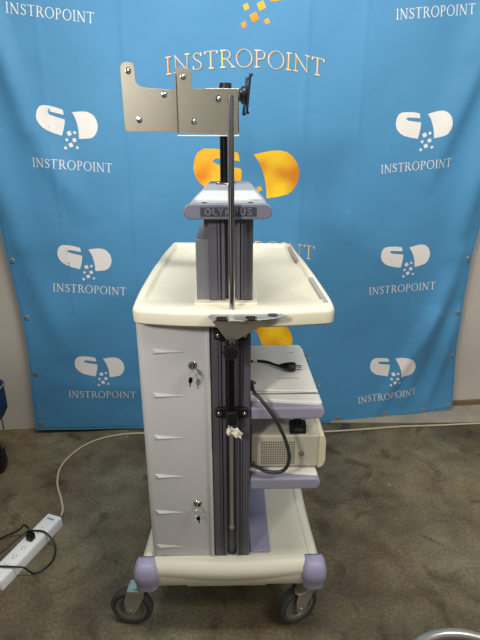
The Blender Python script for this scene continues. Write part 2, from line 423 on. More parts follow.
def cloth_print(name, polys, cx, cz, width, rot, m, off=.0016, arch=0.0, label=None, parent=ban, dx=0, dz=0):
    bm = bmesh.new(); c, s = math.cos(R(rot)), math.sin(R(rot))
    for p in polys:
        vs = []
        for a, b in p:
            b2 = b - arch*(a*a*4)
            vs.append(Vector((cx+dx+width*(a*c-b2*s), 0, cz+dz+width*(a*s+b2*c))))
        stack = [tuple(vs[k] for k in t) for t in tessellate_polygon([[Vector((v.x, v.z, 0)) for v in vs]])]
        while stack:
            t = stack.pop(); ls = [(t[k]-t[(k+1) % 3]).length for k in range(3)]; k = ls.index(max(ls))
            if ls[k] > .018:
                m_ = (t[k]+t[(k+1) % 3])/2
                stack += [(t[k], m_, t[(k+2) % 3]), (m_, t[(k+1) % 3], t[(k+2) % 3])]
            elif (t[1]-t[0]).cross(t[2]-t[0]).length > 1e-10:
                bm.faces.new([bm.verts.new(v) for v in t])
    bmesh.ops.remove_doubles(bm, verts=bm.verts[:], dist=1e-6)
    for v in bm.verts: v.co = cloth(v.co.x, v.co.z, off)
    for f in bm.faces:
        f.normal_update()
        if f.normal.y > 0: f.normal_flip()
    me = bpy.data.meshes.new(name); bm.to_mesh(me); bm.free(); me.materials.append(m)
    for p in me.polygons: p.use_smooth = True
    o = bpy.data.objects.new(name, me); C.objects.link(o); o.parent = parent
    if label: o['label'] = label
    return o
TXT = text_polys('INSTROPOINT', serif_glyph)
TXTC = text_polys('INSTROPOINT', serif_glyph, w=.03, t=.016)
TXTB = text_polys('INSTROPOINT', serif_glyph, w=.05, t=.028)
TXTB, TXTC = [[[(a, b*.86) for a, b in p] for p in T] for T in (TXTB, TXTC)]
u = lambda x, y: ((x-218)/355, -(y-150)/355)
left_pill = [u(*p) for p in [(190, 82), (150, 72), (110, 68), (80, 68), (60, 78), (48, 100), (43, 130), (48, 155), (60, 175), (78, 192), (100, 205), (140, 218), (185, 228), (194, 195), (200, 165), (202, 140), (200, 134), (160, 127), (120, 118), (107, 108), (118, 99), (160, 105), (196, 110), (194, 95)]]
right_pill = [u(*p) for p in [(243, 90), (270, 84), (300, 79), (330, 78), (352, 84), (372, 97), (387, 118), (395, 145), (394, 170), (385, 195), (372, 213), (358, 223), (325, 230), (285, 235), (284, 205), (280, 175), (272, 145), (260, 115)]]
def diamond(x, y, s, r=20):
    return [u(x+s*math.cos(R(a+r)), y+s*math.sin(R(a+r))) for a in (0, 90, 180, 270)]
DOTS = [diamond(x, y, s) for x, y, s in ((227, 210, 17), (260, 202, 11), (213, 248, 11), (258, 245, 15), (237, 275, 16), (206, 295, 11), (275, 286, 10))]
def ngon_fan(pts):                                        # concave-safe: bmesh triangulate handles the ngon
    return [pts]
LOGO = [left_pill, right_pill] + DOTS
GB = lambda off=0: None
for X, Z, W_, rt in [(-.716, 1.575, .262, -6), (-.708, .965, .258, -4), (-.692, .386, .255, -2), (.91, 1.57, .27, 5), (.902, .939, .262, 6), (.896, .315, .255, 4)]:
    cloth_print('logo', LOGO, X, Z, W_, rt, M['printwhite'], label='white split capsule logo')
for X, Z, W_, rt in [(-.738, 1.975, .35, -5), (-.715, 1.376, .35, -4.5), (-.701, .788, .354, -5), (-.692, .205, .352, -3.5), (.909, 2.012, .362, 5), (.902, 1.366, .352, 5), (.907, .746, .362, 3.5), (.885, .122, .345, 6)]:
    cloth_print('lettering', TXT, X, Z, W_, rt, M['printwhite'], label='white INSTROPOINT lettering')
for X, Z, W_, ar in [(.073, 1.803, .70, .05), (.080, .966, .69, .05)]:
    cloth_print('lettering', TXTB, X, Z, W_, 0, M['printdark'], .0014, ar, 'bevelled INSTROPOINT lettering in dark, gold and white', dx=.0035, dz=-.0025)
    cloth_print('lettering', TXTB, X, Z, W_, 0, M['yellow'], .0018, ar, 'gold face of the bevelled lettering', dx=.0012, dz=-.0008)
    cloth_print('lettering', TXTC, X, Z, W_, 0, M['printwhite'], .0022, ar, 'white highlight of the bevelled lettering', dx=-.0016, dz=.0012)
for Z, W_ in [(1.355, .503), (.500, .50), (2.17, .51)]:
    cloth_print('logo', [[(a*1.0, b*0.98) for a, b in p] for p in LOGO], .077, Z, W_, 1, M['yellow'], label='large yellow split capsule logo')

# ------------------------------------------------------------ trolley
cart = empty('medical_trolley', (0, 1.5, 0), 'cream and grey hospital equipment trolley on four castors with lavender corner bumpers', 'trolley')
def part(name, bm, m, parent=None, label=None, **kw):
    # meshes are written in world metres; shift to the trolley's origin
    o = link(name, bm, m, parent or cart, **kw)
    if parent is None: o.location = (0, -1.5, 0)
    if label: o['label'] = label
    return o

# base
bo = rpoly([(-.292, 1.15), (.278, 1.15), (.264, 1.40), (.262, 1.88), (-.272, 1.88), (-.274, 1.40)], [.05, .05, .1, .06, .06, .1])
bm = bmesh.new()
loops(bm, [(inset(bo, .018), .184), (inset(bo, .006), .196), (bo, .228), (inset(bo, .003), .260), (inset(bo, .013), .275), (inset(bo, .022), .278), (inset(bo, .035), .275), (inset(bo, .037), .272)])
part('base', bm, M['base'], smooth=True)
bm = bmesh.new()
pts = [(x, y) for x, y in [(-.245, 1.150), (-.10, 1.140), (0, 1.137), (.10, 1.140), (.225, 1.150), (.225, 1.19), (-.245, 1.19)]]
def fr(d): return [(x, y+d if y < 1.16 else y) for x, y in pts]
loops(bm, [(fr(.032), .186), (fr(.020), .205), (fr(.008), .226), (fr(0), .244), (fr(.001), .258), (fr(.008), .272), (fr(.022), .282)])
part('front_bumper', bm, M['base'], smooth=True, bevel=.003)
bm = bmesh.new(); box(bm, .056, .119, 1.205, 1.84, .269, .2815)
part('deck_strip', bm, M['lav'], bevel=.002, label='lavender strip')
bm = bmesh.new(); box(bm, -.148, .108, 1.19, 1.80, .150, .186)
part('underside_box', bm, M['cream'], bevel=.004)
def bumper(sx, y0, sy):
    cx = -.266 if sx < 0 else .252
    pts = rpoly([(cx-.040, y0), (cx+.040, y0), (cx+.040, y0+.072), (cx-.040, y0+.072)], [.034, .034, .02, .02] if sy > 0 else [.02, .02, .034, .034], 8)
    bm = bmesh.new()
    loops(bm, [(inset(pts, .012), .190), (inset(pts, .005), .194), (inset(pts, .004), .218), (pts, .224), (pts, .246), (inset(pts, .004), .266), (inset(pts, .012), .280), (inset(pts, .020), .285)])
    part('corner_bumper', bm, M['lav'], smooth=True, label='lavender rounded corner bumper')
for sx in (-1, 1): bumper(sx, 1.130, 1); bumper(sx, 1.825, -1)

# castors
def castor(px, py, wx, wy, ang, pedal):
    """swivel axis at (px,py), wheel centre at (wx,wy), axle heading ang (deg from +Y, towards +X)"""
    t = bpy.data.objects.new('castor', None); C.objects.link(t); t.parent = cart; t.location = (wx, wy-1.5, .070); t.empty_display_size = .03
    ax = Vector((math.sin(R(ang)), math.cos(R(ang)), 0))
    mt = ax.to_track_quat('Z', 'Y').to_matrix().to_4x4()
    bm = bmesh.new()
    lathe(bm, [(.050, -.013), (.054, -.016), (.063, -.016), (.069, -.010), (.070, 0), (.069, .010), (.063, .016), (.054, .016), (.050, .013)], mt, 48)
    w = link('wheel', bm, M['rubber'], t, smooth=True)
    bm = bmesh.new()
    lathe(bm, [(0, -.013), (.012, -.013), (.014, -.007), (.038, -.006), (.042, -.012), (.051, -.0135), (.051, .0135), (.042, .012), (.038, .006), (.014, .007), (.012, .013), (0, .013)], mt, 40)
    link('hub', bm, M['hub'], w, smooth=True)
    # fork: two cheeks and a crown
    top = Vector((px-wx, py-wy, .114)); side = (top - ax*top.dot(ax)); side.z = 0; sd = side.normalized() if side.length > .004 else ax.cross(Vector((0, 0, 1)))
    bm = bmesh.new()
    for s in (-1, 1):
        o = ax*(s*.0215); th = ax*.0016; up = Vector((0, 0, 1))
        prof = [(-.012, -.012), (.010, -.014), (.020, .0), (.048, .064), (.048, .080), (-.006, .080), (-.018, .04), (-.016, 0)]
        A = [bm.verts.new(o - th + sd*a + up*b) for a, b in prof]; B = [bm.verts.new(o + th + sd*a + up*b) for a, b in prof]
        bm.faces.new(A); bm.faces.new(B[::-1])
        for i in range(len(prof)): bm.faces.new((A[i], B[i], B[(i+1) % len(prof)], A[(i+1) % len(prof)]))
    A = [Vector(ax*(s*.0225)) + sd*a + Vector((0, 0, z)) for z in (.078, .084) for s in (-1, 1) for a in (-.006, .05)]
    vs = [bm.verts.new(v) for v in A]
    for f in ((0, 1, 3, 2), (4, 6, 7, 5), (0, 4, 5, 1), (2, 3, 7, 6), (0, 2, 6, 4), (1, 5, 7, 3)): bm.faces.new([vs[i] for i in f])
    cyl(bm, top + Vector((0, 0, -.028)), top + Vector((0, 0, .004)), .019, .022)
    cyl(bm, -ax*.026, ax*.026, .0055, n=12)
    link('fork', bm, M['steel'], t, bevel=.0008)
    if pedal is not None:
        m, d = pedal; d = Vector(d).normalized(); bm = bmesh.new()
        s2 = d.cross(Vector((0, 0, 1)))
        c0 = top + Vector((0, 0, -.022))
        prof = [(.012, .014), (.030, .017), (.050, .015), (.056, .0), (.050, -.015), (.030, -.017), (.012, -.014)]
        A = [bm.verts.new(c0 + d*a + s2*b + Vector((0, 0, .003 - a*.25))) for a, b in prof]; B = [bm.verts.new(v.co + Vector((0, 0, -.006))) for v in A]
        bm.faces.new(A); bm.faces.new(B[::-1])
        for i in range(len(prof)): bm.faces.new((A[i], B[i], B[(i+1) % len(prof)], A[(i+1) % len(prof)]))
        link('brake_pedal', bm, m, t, bevel=.0015)
castor(-.285, 1.185, -.330, 1.195, 6, (M['teal'], (-1, .35, 0)))
castor(.250, 1.180, .212, 1.190, -24, (M['steel'], (-1, -.35, 0)))
castor(-.27, 1.86, -.27, 1.90, 85, None)
castor(.255, 1.86, .255, 1.90, 95, None)

# cabinet with embossed ridges
co = rpoly([(-.250, 1.19), (-.062, 1.19), (-.062, 1.80), (-.250, 1.80)], [.022, .004, .004, .02], 6)
bm = bmesh.new()
loops(bm, [(co, .279), ([(x*1.0, y) for x, y in co], 1.062)])
cab = part('cabinet', bm, M['panel'], smooth=True, label='light grey cabinet body')
for k, z in enumerate((.978, .847, .713, .581, .451, .320)):
    bm = bmesh.new()
    x0 = -.209 - .0055*k; x1 = x0 + .100
    h = .0055
    A = [(x0, 1.1895, z+.010), (x0+.012, 1.1895-h*1.3, z-.001), (x0, 1.1895, z-.009), (x1, 1.1893, z-.002)]
    vs = [bm.verts.new(p) for p in A]
    bm.faces.new((vs[0], vs[1], vs[3])); bm.faces.new((vs[1], vs[2], vs[3])); bm.faces.new((vs[0], vs[2], vs[1]))
    bm.faces.new((vs[0], vs[3], vs[2]))
    part('embossed_ridge', bm, M['panel'], cab, bevel=.0012).location = (0, 0, 0)
bm = bmesh.new(); box(bm, -.066, -.0565, 1.182, 1.80, .279, 1.06)
part('hinge_strip', bm, M['panel'], bevel=.002)
def lock(x, z):
    bm = bmesh.new(); mt = Matrix.Translation((x, 1.19, z)) @ Matrix.Rotation(R(90), 4, 'X')
    lathe(bm, [(.0125, -.002), (.0125, .002), (.010, .004), (.009, .0055), (0, .0055)], mt, 24)
    part('lock', bm, M['chrome'], cab, smooth=True)
def key(x, z, label, tilt):
    t = empty('cabinet_key', (x, 1.178, z), label, 'key', 'keys in the cabinet locks')
    t.scale = (.72, .9, .68)
    bm = bmesh.new()
    box(bm, -.0012, .0012, -.012, .008, -.004, .004)
    lathe(bm, [(.0045, 0), (.0105, 0), (.0105, .0022), (.0045, .0022), (.0045, 0)], Matrix.Translation((0, -.020, 0)) @ Matrix.Rotation(R(90), 4, 'Y'), 18)
    link('blade', bm, M['steel'], t)
    bm = bmesh.new()
    c = Vector((.001, -.020, -.016))
    tube(bm, [c + Vector((.004*math.sin(a), .010*math.cos(a)*.3, .0135*math.cos(a))) + Vector((.008*math.sin(a), 0, 0)) for a in [2*math.pi*i/20 for i in range(20)]], .0011, n=6, closed=True, k=1)
    link('key_ring', bm, M['steel'], t, smooth=True)
    bm = bmesh.new()
    pts = rpoly([(-.0065, -.030), (.006, -.030), (.0075, -.048), (.003, -.056), (-.005, -.055), (-.0085, -.046)], .003)
    prism_y(bm, [(a*math.cos(tilt)-b*math.sin(tilt), a*math.sin(tilt)+b*math.cos(tilt)) for a, b in pts], -.022, -.018)
    pts = [(-.002, -.053), (.002, -.053), (.0022, -.070), (0, -.074), (-.0022, -.070)]
    prism_y(bm, [(a*math.cos(tilt)-b*math.sin(tilt), a*math.sin(tilt)+b*math.cos(tilt)) for a, b in pts], -.021, -.019)
    link('spare_key', bm, M['gloss'], t, bevel=.0005)
lock(-.104, .936); lock(-.104, .482)
key(-.104, .936, 'small key with a ring in the upper lock of the grey cabinet', -.12)
key(-.104, .482, 'small key with a ring in the lower lock of the grey cabinet', .12)
# columns: extruded grooved profile
def profile(bm, z0, z1, y, w=.055, depth=.10):
    h = [(w, y+.004), (w-.004, y), (.034, y), (.034, y+.003), (.031, y+.003), (.031, y), (.0265, y), (.0265, y+.014), (.023, y+.014), (.023, y), (.015, y), (.015, y+.018), (.007, y+.018), (.007, y+.012)]
    pts = [(w, y+depth)] + h + [(-a, b) for a, b in reversed(h)] + [(-w, y+depth)]
    prism_z(bm, pts, z0, z1)
bm = bmesh.new(); profile(bm, .277, 1.07, 1.186, .0535, .12)
lowcol = part('lower_column', bm, M['alu'], label='purple-grey grooved lower column'); lowcol.location = (-.002, -1.5, 0)
bm = bmesh.new(); profile(bm, 1.09, 1.345, 1.196, .0555, .30)
part('upper_column', bm, M['alu'], label='purple-grey grooved upper column')
bm = bmesh.new(); box(bm, -.0875, -.054, 1.205, 1.46, 1.09, 1.272)
part('side_housing', bm, M['side'], bevel=.002, label='mid grey box on the left of the upper column')
bm = bmesh.new(); box(bm, -.066, -.054, 1.22, 1.40, 1.27, 1.318)
part('latch', bm, M['plate'], bevel=.002)

# worktop tray
to = [(-.235, 1.990), (-.248, 1.80), (-.256, 1.535), (-.255, 1.30), (-.247, 1.150), (-.12, 1.124), (0, 1.118), (.12, 1.120), (.258, 1.138), (.264, 1.215), (.262, 1.44), (.255, 1.68), (.236, 1.962)]
to = rpoly(to, [.02, .06, .06, .06, .025, .05, .05, .05, .025, .03, .06, .06, .02], 5)
ri = rpoly([(-.216, 1.950), (-.232, 1.55), (-.232, 1.225), (-.10, 1.208), (.10, 1.205), (.242, 1.215), (.240, 1.55), (.222, 1.938)], .012, 5)
bm = bmesh.new()
O = [(inset(to, .030), 1.066), (inset(to, .008), 1.068), (inset(to, .001), 1.074), (to, 1.100), (inset(to, .002), 1.108), (inset(to, .007), 1.112)]
rings = [[bm.verts.new((p[0], p[1], z)) for p in pts] for pts, z in O]
for a, b in zip(rings, rings[1:]):
    n = len(a)
    for i in range(n): bm.faces.new((a[i], a[(i+1) % n], b[(i+1) % n], b[i]))
bm.faces.new(rings[0][::-1])
ir = [[bm.verts.new((p[0], p[1], z)) for p in pts] for pts, z in [(ri, 1.1115), (inset(ri, .002), 1.110), (inset(ri, .007), 1.101), (inset(ri, .010), 1.0995)]]
for a, b in zip(ir, ir[1:]):
    n = len(a)
    for i in range(n): bm.faces.new((a[i], a[(i+1) % n], b[(i+1) % n], b[i]))
bm.faces.new(ir[-1])
def loop_edges(r): return [bm.edges.get((r[i], r[(i+1) % len(r)])) for i in range(len(r))]
bmesh.ops.bridge_loops(bm, edges=loop_edges(rings[-1]) + loop_edges(ir[0]))
tray = part('worktop', bm, M['cream'], smooth=True, label='cream worktop tray with raised rim')
bm = bmesh.new()
fl = rpoly([(-.094, 1.172), (.068, 1.172), (.068, 1.52), (-.094, 1.52)], .006)
loops(bm, [(fl, 1.099), (fl, 1.114), (inset(fl, .002), 1.116)])
part('column_collar', bm, M['cream'], smooth=True)
for (xa, y0), (xb, y1) in (((.2275, 1.885), (.2290, 1.655)), ((.2400, 1.430), (.2430, 1.185))):
    bm = bmesh.new()
    prism_z(bm, rpoly([(xa-.006, y0), (xb-.006, y1), (xb+.006, y1), (xa+.006, y0)], .003), 1.104, 1.1132)
    part('rail_slot', bm, M['slotgrey'], tray, label='grey slot along the right rim').location = (0, 0, 0)

# top cap with sign plate
bm = bmesh.new()
cp = [(-.098, 1.172, 1.360), (.088, 1.172, 1.360), (.086, 1.30, 1.364), (.060, 1.600, 1.381), (-.064, 1.600, 1.381), (-.094, 1.30, 1.364)]
A = [bm.verts.new((x, y, z)) for x, y, z in cp]; B = [bm.verts.new((x*1.0, y, z-.034)) for x, y, z in cp]
bm.faces.new(A); bm.faces.new(B[::-1])
for i in range(6): bm.faces.new((A[i], B[i], B[(i+1) % 6], A[(i+1) % 6]))
cap = part('top_cap', bm, M['cap'], bevel=.004, seg=3, label='pale grey tapering top cap')
bm = bmesh.new()
prism(bm, rpoly([(-.088, 1.225), (.078, 1.225), (.066, 1.37), (-.075, 1.37)], .006), lambda x, y: (x, y, 1.3555+(y-1.172)*.0495), lambda x, y: (x, y, 1.3645+(y-1.172)*.045))
part('raised_panel', bm, M['capwhite'], cap, bevel=.0015).location = (0, 0, 0)
for x in (-.062, .048):
    bm = bmesh.new(); cyl(bm, (x, 1.190, 1.357), (x, 1.190, 1.3625), .006, n=16)
    part('screw', bm, M['black'], cap).location = (0, 0, 0)
zc = 1.3445
st = arc(-.092, zc, .018, .018, 90, 270, 12) + arc(.080, zc, .018, .018, -90, 90, 12)
bm = bmesh.new(); prism_y(bm, st, 1.158, 1.176)
sign = part('sign_bar', bm, M['slate'], bevel=.003, seg=3, label='slate rounded bar with an OLYMPUS name plate')
bm = bmesh.new(); prism_y(bm, rpoly([(-.070, zc-.0105), (.061, zc-.0105), (.061, zc+.0105), (-.070, zc+.0105)], .001), 1.1568, 1.160)
part('name_plate', bm, M['dgrey'], sign).location = (0, 0, 0)
bm = bmesh.new()
W_ = .112
for p in text_polys('OLYMPUS', sans_glyph, .10):
    prism_y(bm, [(-.0045 + a*W_, zc - .0080 + b*W_*.92) for a, b in p], 1.1552, 1.158)
part('lettering', bm, M['slate'], sign, label='raised OLYMPUS letters').location = (0, 0, 0)

# rear support post with bracket plates
bm = bmesh.new(); cyl(bm, (-.015, 1.535, 1.372), (-.014, 1.535, 1.640), .0155, n=28)
part('support_post', bm, M['gloss'], smooth=True, label='glossy black post')
bm = bmesh.new(); cyl(bm, (-.012, 1.535, 1.630), (-.012, 1.535, 1.653), .0175, .0165, n=28)
for i in range(28):
    a = 2*math.pi*i/28; cyl(bm, (-.012+.0166*math.cos(a), 1.535+.0166*math.sin(a), 1.634), (-.012+.0160*math.cos(a), 1.535+.0160*math.sin(a), 1.652), .0012, n=6)
part('post_cap', bm, M['black'], smooth=True)
bm = bmesh.new(); cyl(bm, (-.014, 1.535, 1.372), (-.014, 1.535, 1.382), .026, .022, n=28)
for x in (-.036, .010): cyl(bm, (x, 1.520, 1.372), (x, 1.520, 1.386), .006, n=6)
part('post_foot', bm, M['chrome'], bevel=.001)
def bolt(x, y, z, par, k=.82):
    bm = bmesh.new(); mt = Matrix.Translation((x, y, z)) @ Matrix.Rotation(R(90), 4, 'X') @ Matrix.Scale(k, 4)
    lathe(bm, [(.0105, 0), (.0105, .0012), (.0075, .0016), (.0065, .0042), (.004, .0062), (0, .0068)], mt, 20)
    part('bolt', bm, M['chrome'], par, smooth=True).location = (0, 0, 0)
pa = rpoly([(-.302, 1.524), (-.147, 1.524), (-.147, 1.634), (-.245, 1.640), (-.262, 1.650), (-.263, 1.704), (-.303, 1.704)], [.012, .001, .001, .012, .01, .019, .019], 7)
bm = bmesh.new(); prism_y(bm, pa, 1.518, 1.521)
brA = part('bracket_plate', bm, M['plate'], bevel=.0006, label='beige-grey outer bracket plate with rounded tab')
for x, z in ((-.281, 1.682), (-.184, 1.622), (-.259, 1.556)): bolt(x, 1.518, z, brA)
pb = rpoly([(-.150, 1.520), (.026, 1.515), (.026, 1.636), (-.106, 1.636), (-.106, 1.688), (-.150, 1.688)], [.001, .006, .006, .012, .018, .004], 7)
bm = bmesh.new(); prism_y(bm, pb, 1.506, 1.509)
box(bm, -.1515, -.1485, 1.500, 1.518, 1.521, 1.672)
brB = part('bracket_plate', bm, M['plate'], bevel=.0006, label='beige-grey inner bracket plate wrapping the post')
for x, z in ((-.128, 1.667), (-.031, 1.611), (-.102, 1.552)): bolt(x, 1.506, z, brB)
bm = bmesh.new()
box(bm, -.068, .026, 1.506, 1.56, 1.634, 1.637); box(bm, -.150, .026, 1.5, 1.56, 1.512, 1.515); box(bm, .023, .026, 1.506, 1.56, 1.514, 1.636)
part('bracket_channel', bm, M['plateedge'], bevel=.0006)
# monitor mount seen edge-on
vesa = bpy.data.objects.new('monitor_mount', None); C.objects.link(vesa); vesa.parent = cart; vesa.location = (.026, 1.535-1.5, 1.622); vesa.rotation_euler = (0, 0, R(5)); vesa['label'] = 'black monitor mount seen edge-on'; vesa.empty_display_size = .03
bm = bmesh.new(); cyl(bm, (0, 0, 0), (.010, 0, 0), .017); cyl(bm, (.008, 0, 0), (.018, 0, 0), .024); cyl(bm, (.018, 0, 0), (.022, 0, 0), .014)
link('swivel_hub', bm, M['black'], vesa, bevel=.001)
bm = bmesh.new()
pts = rpoly([(-.05, -.052), (-.034, -.052), (-.030, -.028), (.030, -.028), (.034, -.052), (.05, -.052), (.05, .052), (.034, .052), (.030, .028), (-.030, .028), (-.034, .052), (-.05, .052)], .006)
prism(bm, pts, lambda a, b: (.020+b*.10, a, b), lambda a, b: (.0255+b*.10, a, b))
link('mount_plate', bm, M['black'], vesa, bevel=.0006)
for y in (-.043, .043):
    for z in (-.048, .048):
        bm = bmesh.new(); cyl(bm, (.0235+z*.1, y, z), (.029+z*.1, y, z), .004, n=12); link('thumb_screw', bm, M['gloss'], vesa)

# front pole, hanger, knob, clamps, rod
bm = bmesh.new(); cyl(bm, (.0025, 1.135, 1.000), (.0015, 1.135, 1.590), .0074, n=28)
part('hanger_pole', bm, M['chrome'], smooth=True, label='chrome pole in front of the column')
bm = bmesh.new(); cyl(bm, (-.0005, 1.150, 1.02), (-.001, 1.158, .795), .0098, n=28)
part('pole_sleeve', bm, M['gloss'], smooth=True, label='glossy black sleeve')
bm = bmesh.new(); cyl(bm, (-.001, 1.165, .80), (-.002, 1.172, .412), .0045, n=16)
lathe(bm, [(0, -.008), (.006, -.006), (.008, 0), (.006, .006), (0, .008)], Matrix.Translation((-.002, 1.172, .409)), 16)
part('rod', bm, M['steel'], smooth=True)
def clampo(z):
    bm = bmesh.new()
    pts = rpoly([(-.045, -.012), (-.028, -.016), (.028, -.016), (.045, -.012), (.045, .012), (.028, .016), (-.028, .016), (-.045, .012)], .007)
    prism_y(bm, [(a, z+b) for a, b in pts], 1.172, 1.183)
    cyl(bm, (0, 1.155, z-.02), (0, 1.155, z+.02), .016)
    c = part('clamp', bm, M['black'], bevel=.0012)
    for x in (-.035, .035): bolt(x, 1.172, z, c, .62)
clampo(1.029); clampo(.799)
bm = bmesh.new(); mt = Matrix.Translation((-.001, 1.126, 1.006)) @ Matrix.Rotation(R(90), 4, 'X')
n = 48; prof = [(.019, 0), (.021, .004), (.021, .014), (.017, .019), (0, .020)]
rings = []
for r, h in prof: rings.append([bm.verts.new(mt @ Vector(((r+(.0012*math.cos(10*2*math.pi*i/n) if r > .001 else 0))*math.cos(2*math.pi*i/n), (r+(.0012*math.cos(10*2*math.pi*i/n) if r > .001 else 0))*math.sin(2*math.pi*i/n), h))) for i in range(n)] if r > 0 else [bm.verts.new(mt @ Vector((0, 0, h)))])
for a, b in zip(rings, rings[1:]):
    for i in range(n):
        if len(b) == 1: bm.faces.new((a[i], a[(i+1) % n], b[0]))
        else: bm.faces.new((a[i], a[(i+1) % n], b[(i+1) % n], b[i]))
part('knob', bm, M['black'], smooth=True)
# folded chrome hanger plate with notches
bm = bmesh.new()
def notch(cx, r, cy):                                      # open hook cut in the front edge
    return [(cx-r*.35, 1.083)] + [(cx+r*math.sin(R(a)), cy - r*math.cos(R(a))) for a in range(-35, -326, -24)][::1] + [(cx+r*.35, 1.083)]
top = [(-.056, 1.100), (-.045, 1.074), (-.038, 1.074)] + [(-.022+.0145*math.sin(R(a)), 1.090-.0145*math.cos(R(a))) for a in range(-60, -301, -24)] + [(-.006, 1.070), (.028, 1.068)] + [(.047+.0145*math.sin(R(a)), 1.092-.0145*math.cos(R(a))) for a in range(-30, -331, -24)] + [(.062, 1.074), (.120, 1.090), (.132, 1.102), (.122, 1.120), (.06, 1.124), (-.050, 1.124)]
prism_z(bm, top, 1.1045, 1.1065)
hp = part('hanger_plate', bm, M['steel'], bevel=.0004, label='chrome plate with round scope hooks')
bm = bmesh.new()
A = [(-.046, 1.1040, 1.080), (.112, 1.1040, 1.096), (.014, 1.040, 1.116), (-.012, 1.040, 1.116)]
vs = [bm.verts.new((x, y, z)) for x, z, y in A]; vt = [bm.verts.new((x, y+.002, z)) for x, z, y in A]
bm.faces.new(vs); bm.faces.new(vt[::-1])
for i in range(4): bm.faces.new((vs[i], vt[i], vt[(i+1) % 4], vs[(i+1) % 4]))
part('brace', bm, M['steel'], hp).location = (0, 0, 0)
for x, y in ((-.022, 1.090), (.047, 1.092)):  # black discs put in as the dark shade inside the hook notches
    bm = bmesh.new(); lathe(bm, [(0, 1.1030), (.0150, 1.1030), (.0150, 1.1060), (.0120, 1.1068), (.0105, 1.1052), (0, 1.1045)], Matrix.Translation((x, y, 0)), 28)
    part('notch_shade', bm, M['black'], hp, smooth=True).location = (0, 0, 0)
bm = bmesh.new(); cyl(bm, (.100, 1.108, 1.1060), (.100, 1.108, 1.1070), .0125)  # black disc laid on top as the shade seen through the hole
part('hole_shade', bm, M['black'], hp).location = (0, 0, 0)

# shelves on the right
def shelf(z, ztop_add, yb, xr, name_l):
    s = bpy.data.objects.new('shelf', None); C.objects.link(s); s.parent = cart; s.location = (0, -1.5, 0); s['label'] = name_l
    s.empty_display_size = .03
    bm = bmesh.new(); prism_z(bm, rpoly([(.053, 1.225), (xr, 1.198), (xr-.004, yb), (.053, yb)], [0, .004, .02, 0]), z-.012, z+ztop_add)
    hgt = .030
    p = link('panel', bm, M['shelf'], s, bevel=.003)
    bm = bmesh.new(); e = xr+.008
    pts = arc(e-.015, z-.024, .015, .019, -90, 90, 10)
    prism_y(bm, [(.053, z-.005), (.053, z-.043)] + pts, 1.186, 1.236)
    link('edge_bumper', bm, M['lavgrey'], s, bevel=.006, seg=4)
    return s, p
s1, p1 = shelf(.812, .004, 1.59, .252, 'upper off-white shelf with lavender-grey front edge')
bm = bmesh.new()
prism_z(bm, rpoly([(.056, 1.262), (.247, 1.250), (.242, 1.588), (.056, 1.588)], [0, .004, .014, .0], 5), .818, .824)
cv = link('cover', bm, M['shelf'], s1, bevel=.0015)
for b_ in ((.056, .250, 1.246, 1.250, .8159, .8175), (.135, .205, 1.330, 1.332, .8235, .8244), (.19, .212, 1.52, 1.522, .8235, .8244)):
    bm = bmesh.new(); box(bm, *b_); link('groove_line', bm, M['seam'], s1)
for y in (1.30, 1.49):
    bm = bmesh.new(); tube(bm, [(.246, y, .808), (.262, y+.002, .812), (.262, y+.03, .812), (.246, y+.032, .808)], .0025, n=8, k=4)
    link('side_hook', bm, M['chrome'], s1, smooth=True)
bm = bmesh.new(); cyl(bm, (.063, 1.30, .823), (.063, 1.30, .8275), .010); cyl(bm, (.063, 1.30, .8275), (.063, 1.30, .831), .0055)
link('fastener', bm, M['brown'], s1, bevel=.0008)
s2, p2 = shelf(.574, .0, 1.60, .252, 'lower off-white shelf with lavender-grey front edge')

# ------------------------------------------------------------ electronic unit on the lower shelf
dv = empty('electronic_unit', (.16, 1.40, .5755), 'boxy beige electronic unit with vent grid and yellowed right end on the lower shelf', 'device')
def dpart(name, bm, m, par=None, label=None, **kw):
    o = link(name, bm, m, par or dv, **kw)
    if par is None: o.location = (-.16, -1.40, -.5755)
    if label: o['label'] = label
    return o
bm = bmesh.new(); box(bm, .056, .262, 1.226, 1.560, .582, .690)
hous = dpart('housing', bm, M['device'], bevel=.004)
bm = bmesh.new(); pts = rpoly([(.256, .578), (.272, .586), (.278, .606), (.276, .676), (.270, .6925), (.256, .6925)], .005)
prism_y(bm, pts, 1.222, 1.562)
dpart('end_bezel', bm, M['bezel'], bevel=.003, label='yellowed end panel')
for x in (.08, .22):
    for y in (1.25, 1.52):
        bm = bmesh.new(); box(bm, x-.008, x+.008, y-.008, y+.008, .5745, .584)
        dpart('foot', bm, M['black'])
bm = bmesh.new()
for i in range(15):
    for j in range(10):
        x = .086 + i*.0068; z = .592 + j*.0082
        prism_y(bm, [(x, z), (x+.0042, z), (x+.0042, z+.0048), (x, z+.0048)], 1.2252, 1.2262)
dpart('vent_grid', bm, mat('vent_shadow_grey', (104, 98, 84), .7), hous).location = (0, 0, 0)
bm = bmesh.new(); mt = Matrix.Translation((.206, 1.226, .628)) @ Matrix.Rotation(R(90), 4, 'X')
lathe(bm, [(.0085, -.001), (.0085, .0015), (.006, .002), (.0045, .006), (0, .0065)], mt, 20)
dpart('terminal', bm, M['chrome'], smooth=True)
bm = bmesh.new(); prism_y(bm, [(.058, .588), (.072, .588), (.072, .594), (.058, .594)], 1.2248, 1.2262); prism_y(bm, [(.060, .598), (.070, .598), (.070, .602), (.060, .602)], 1.2248, 1.2262)
dpart('printed_mark', bm, M['red'], hous).location = (0, 0, 0)
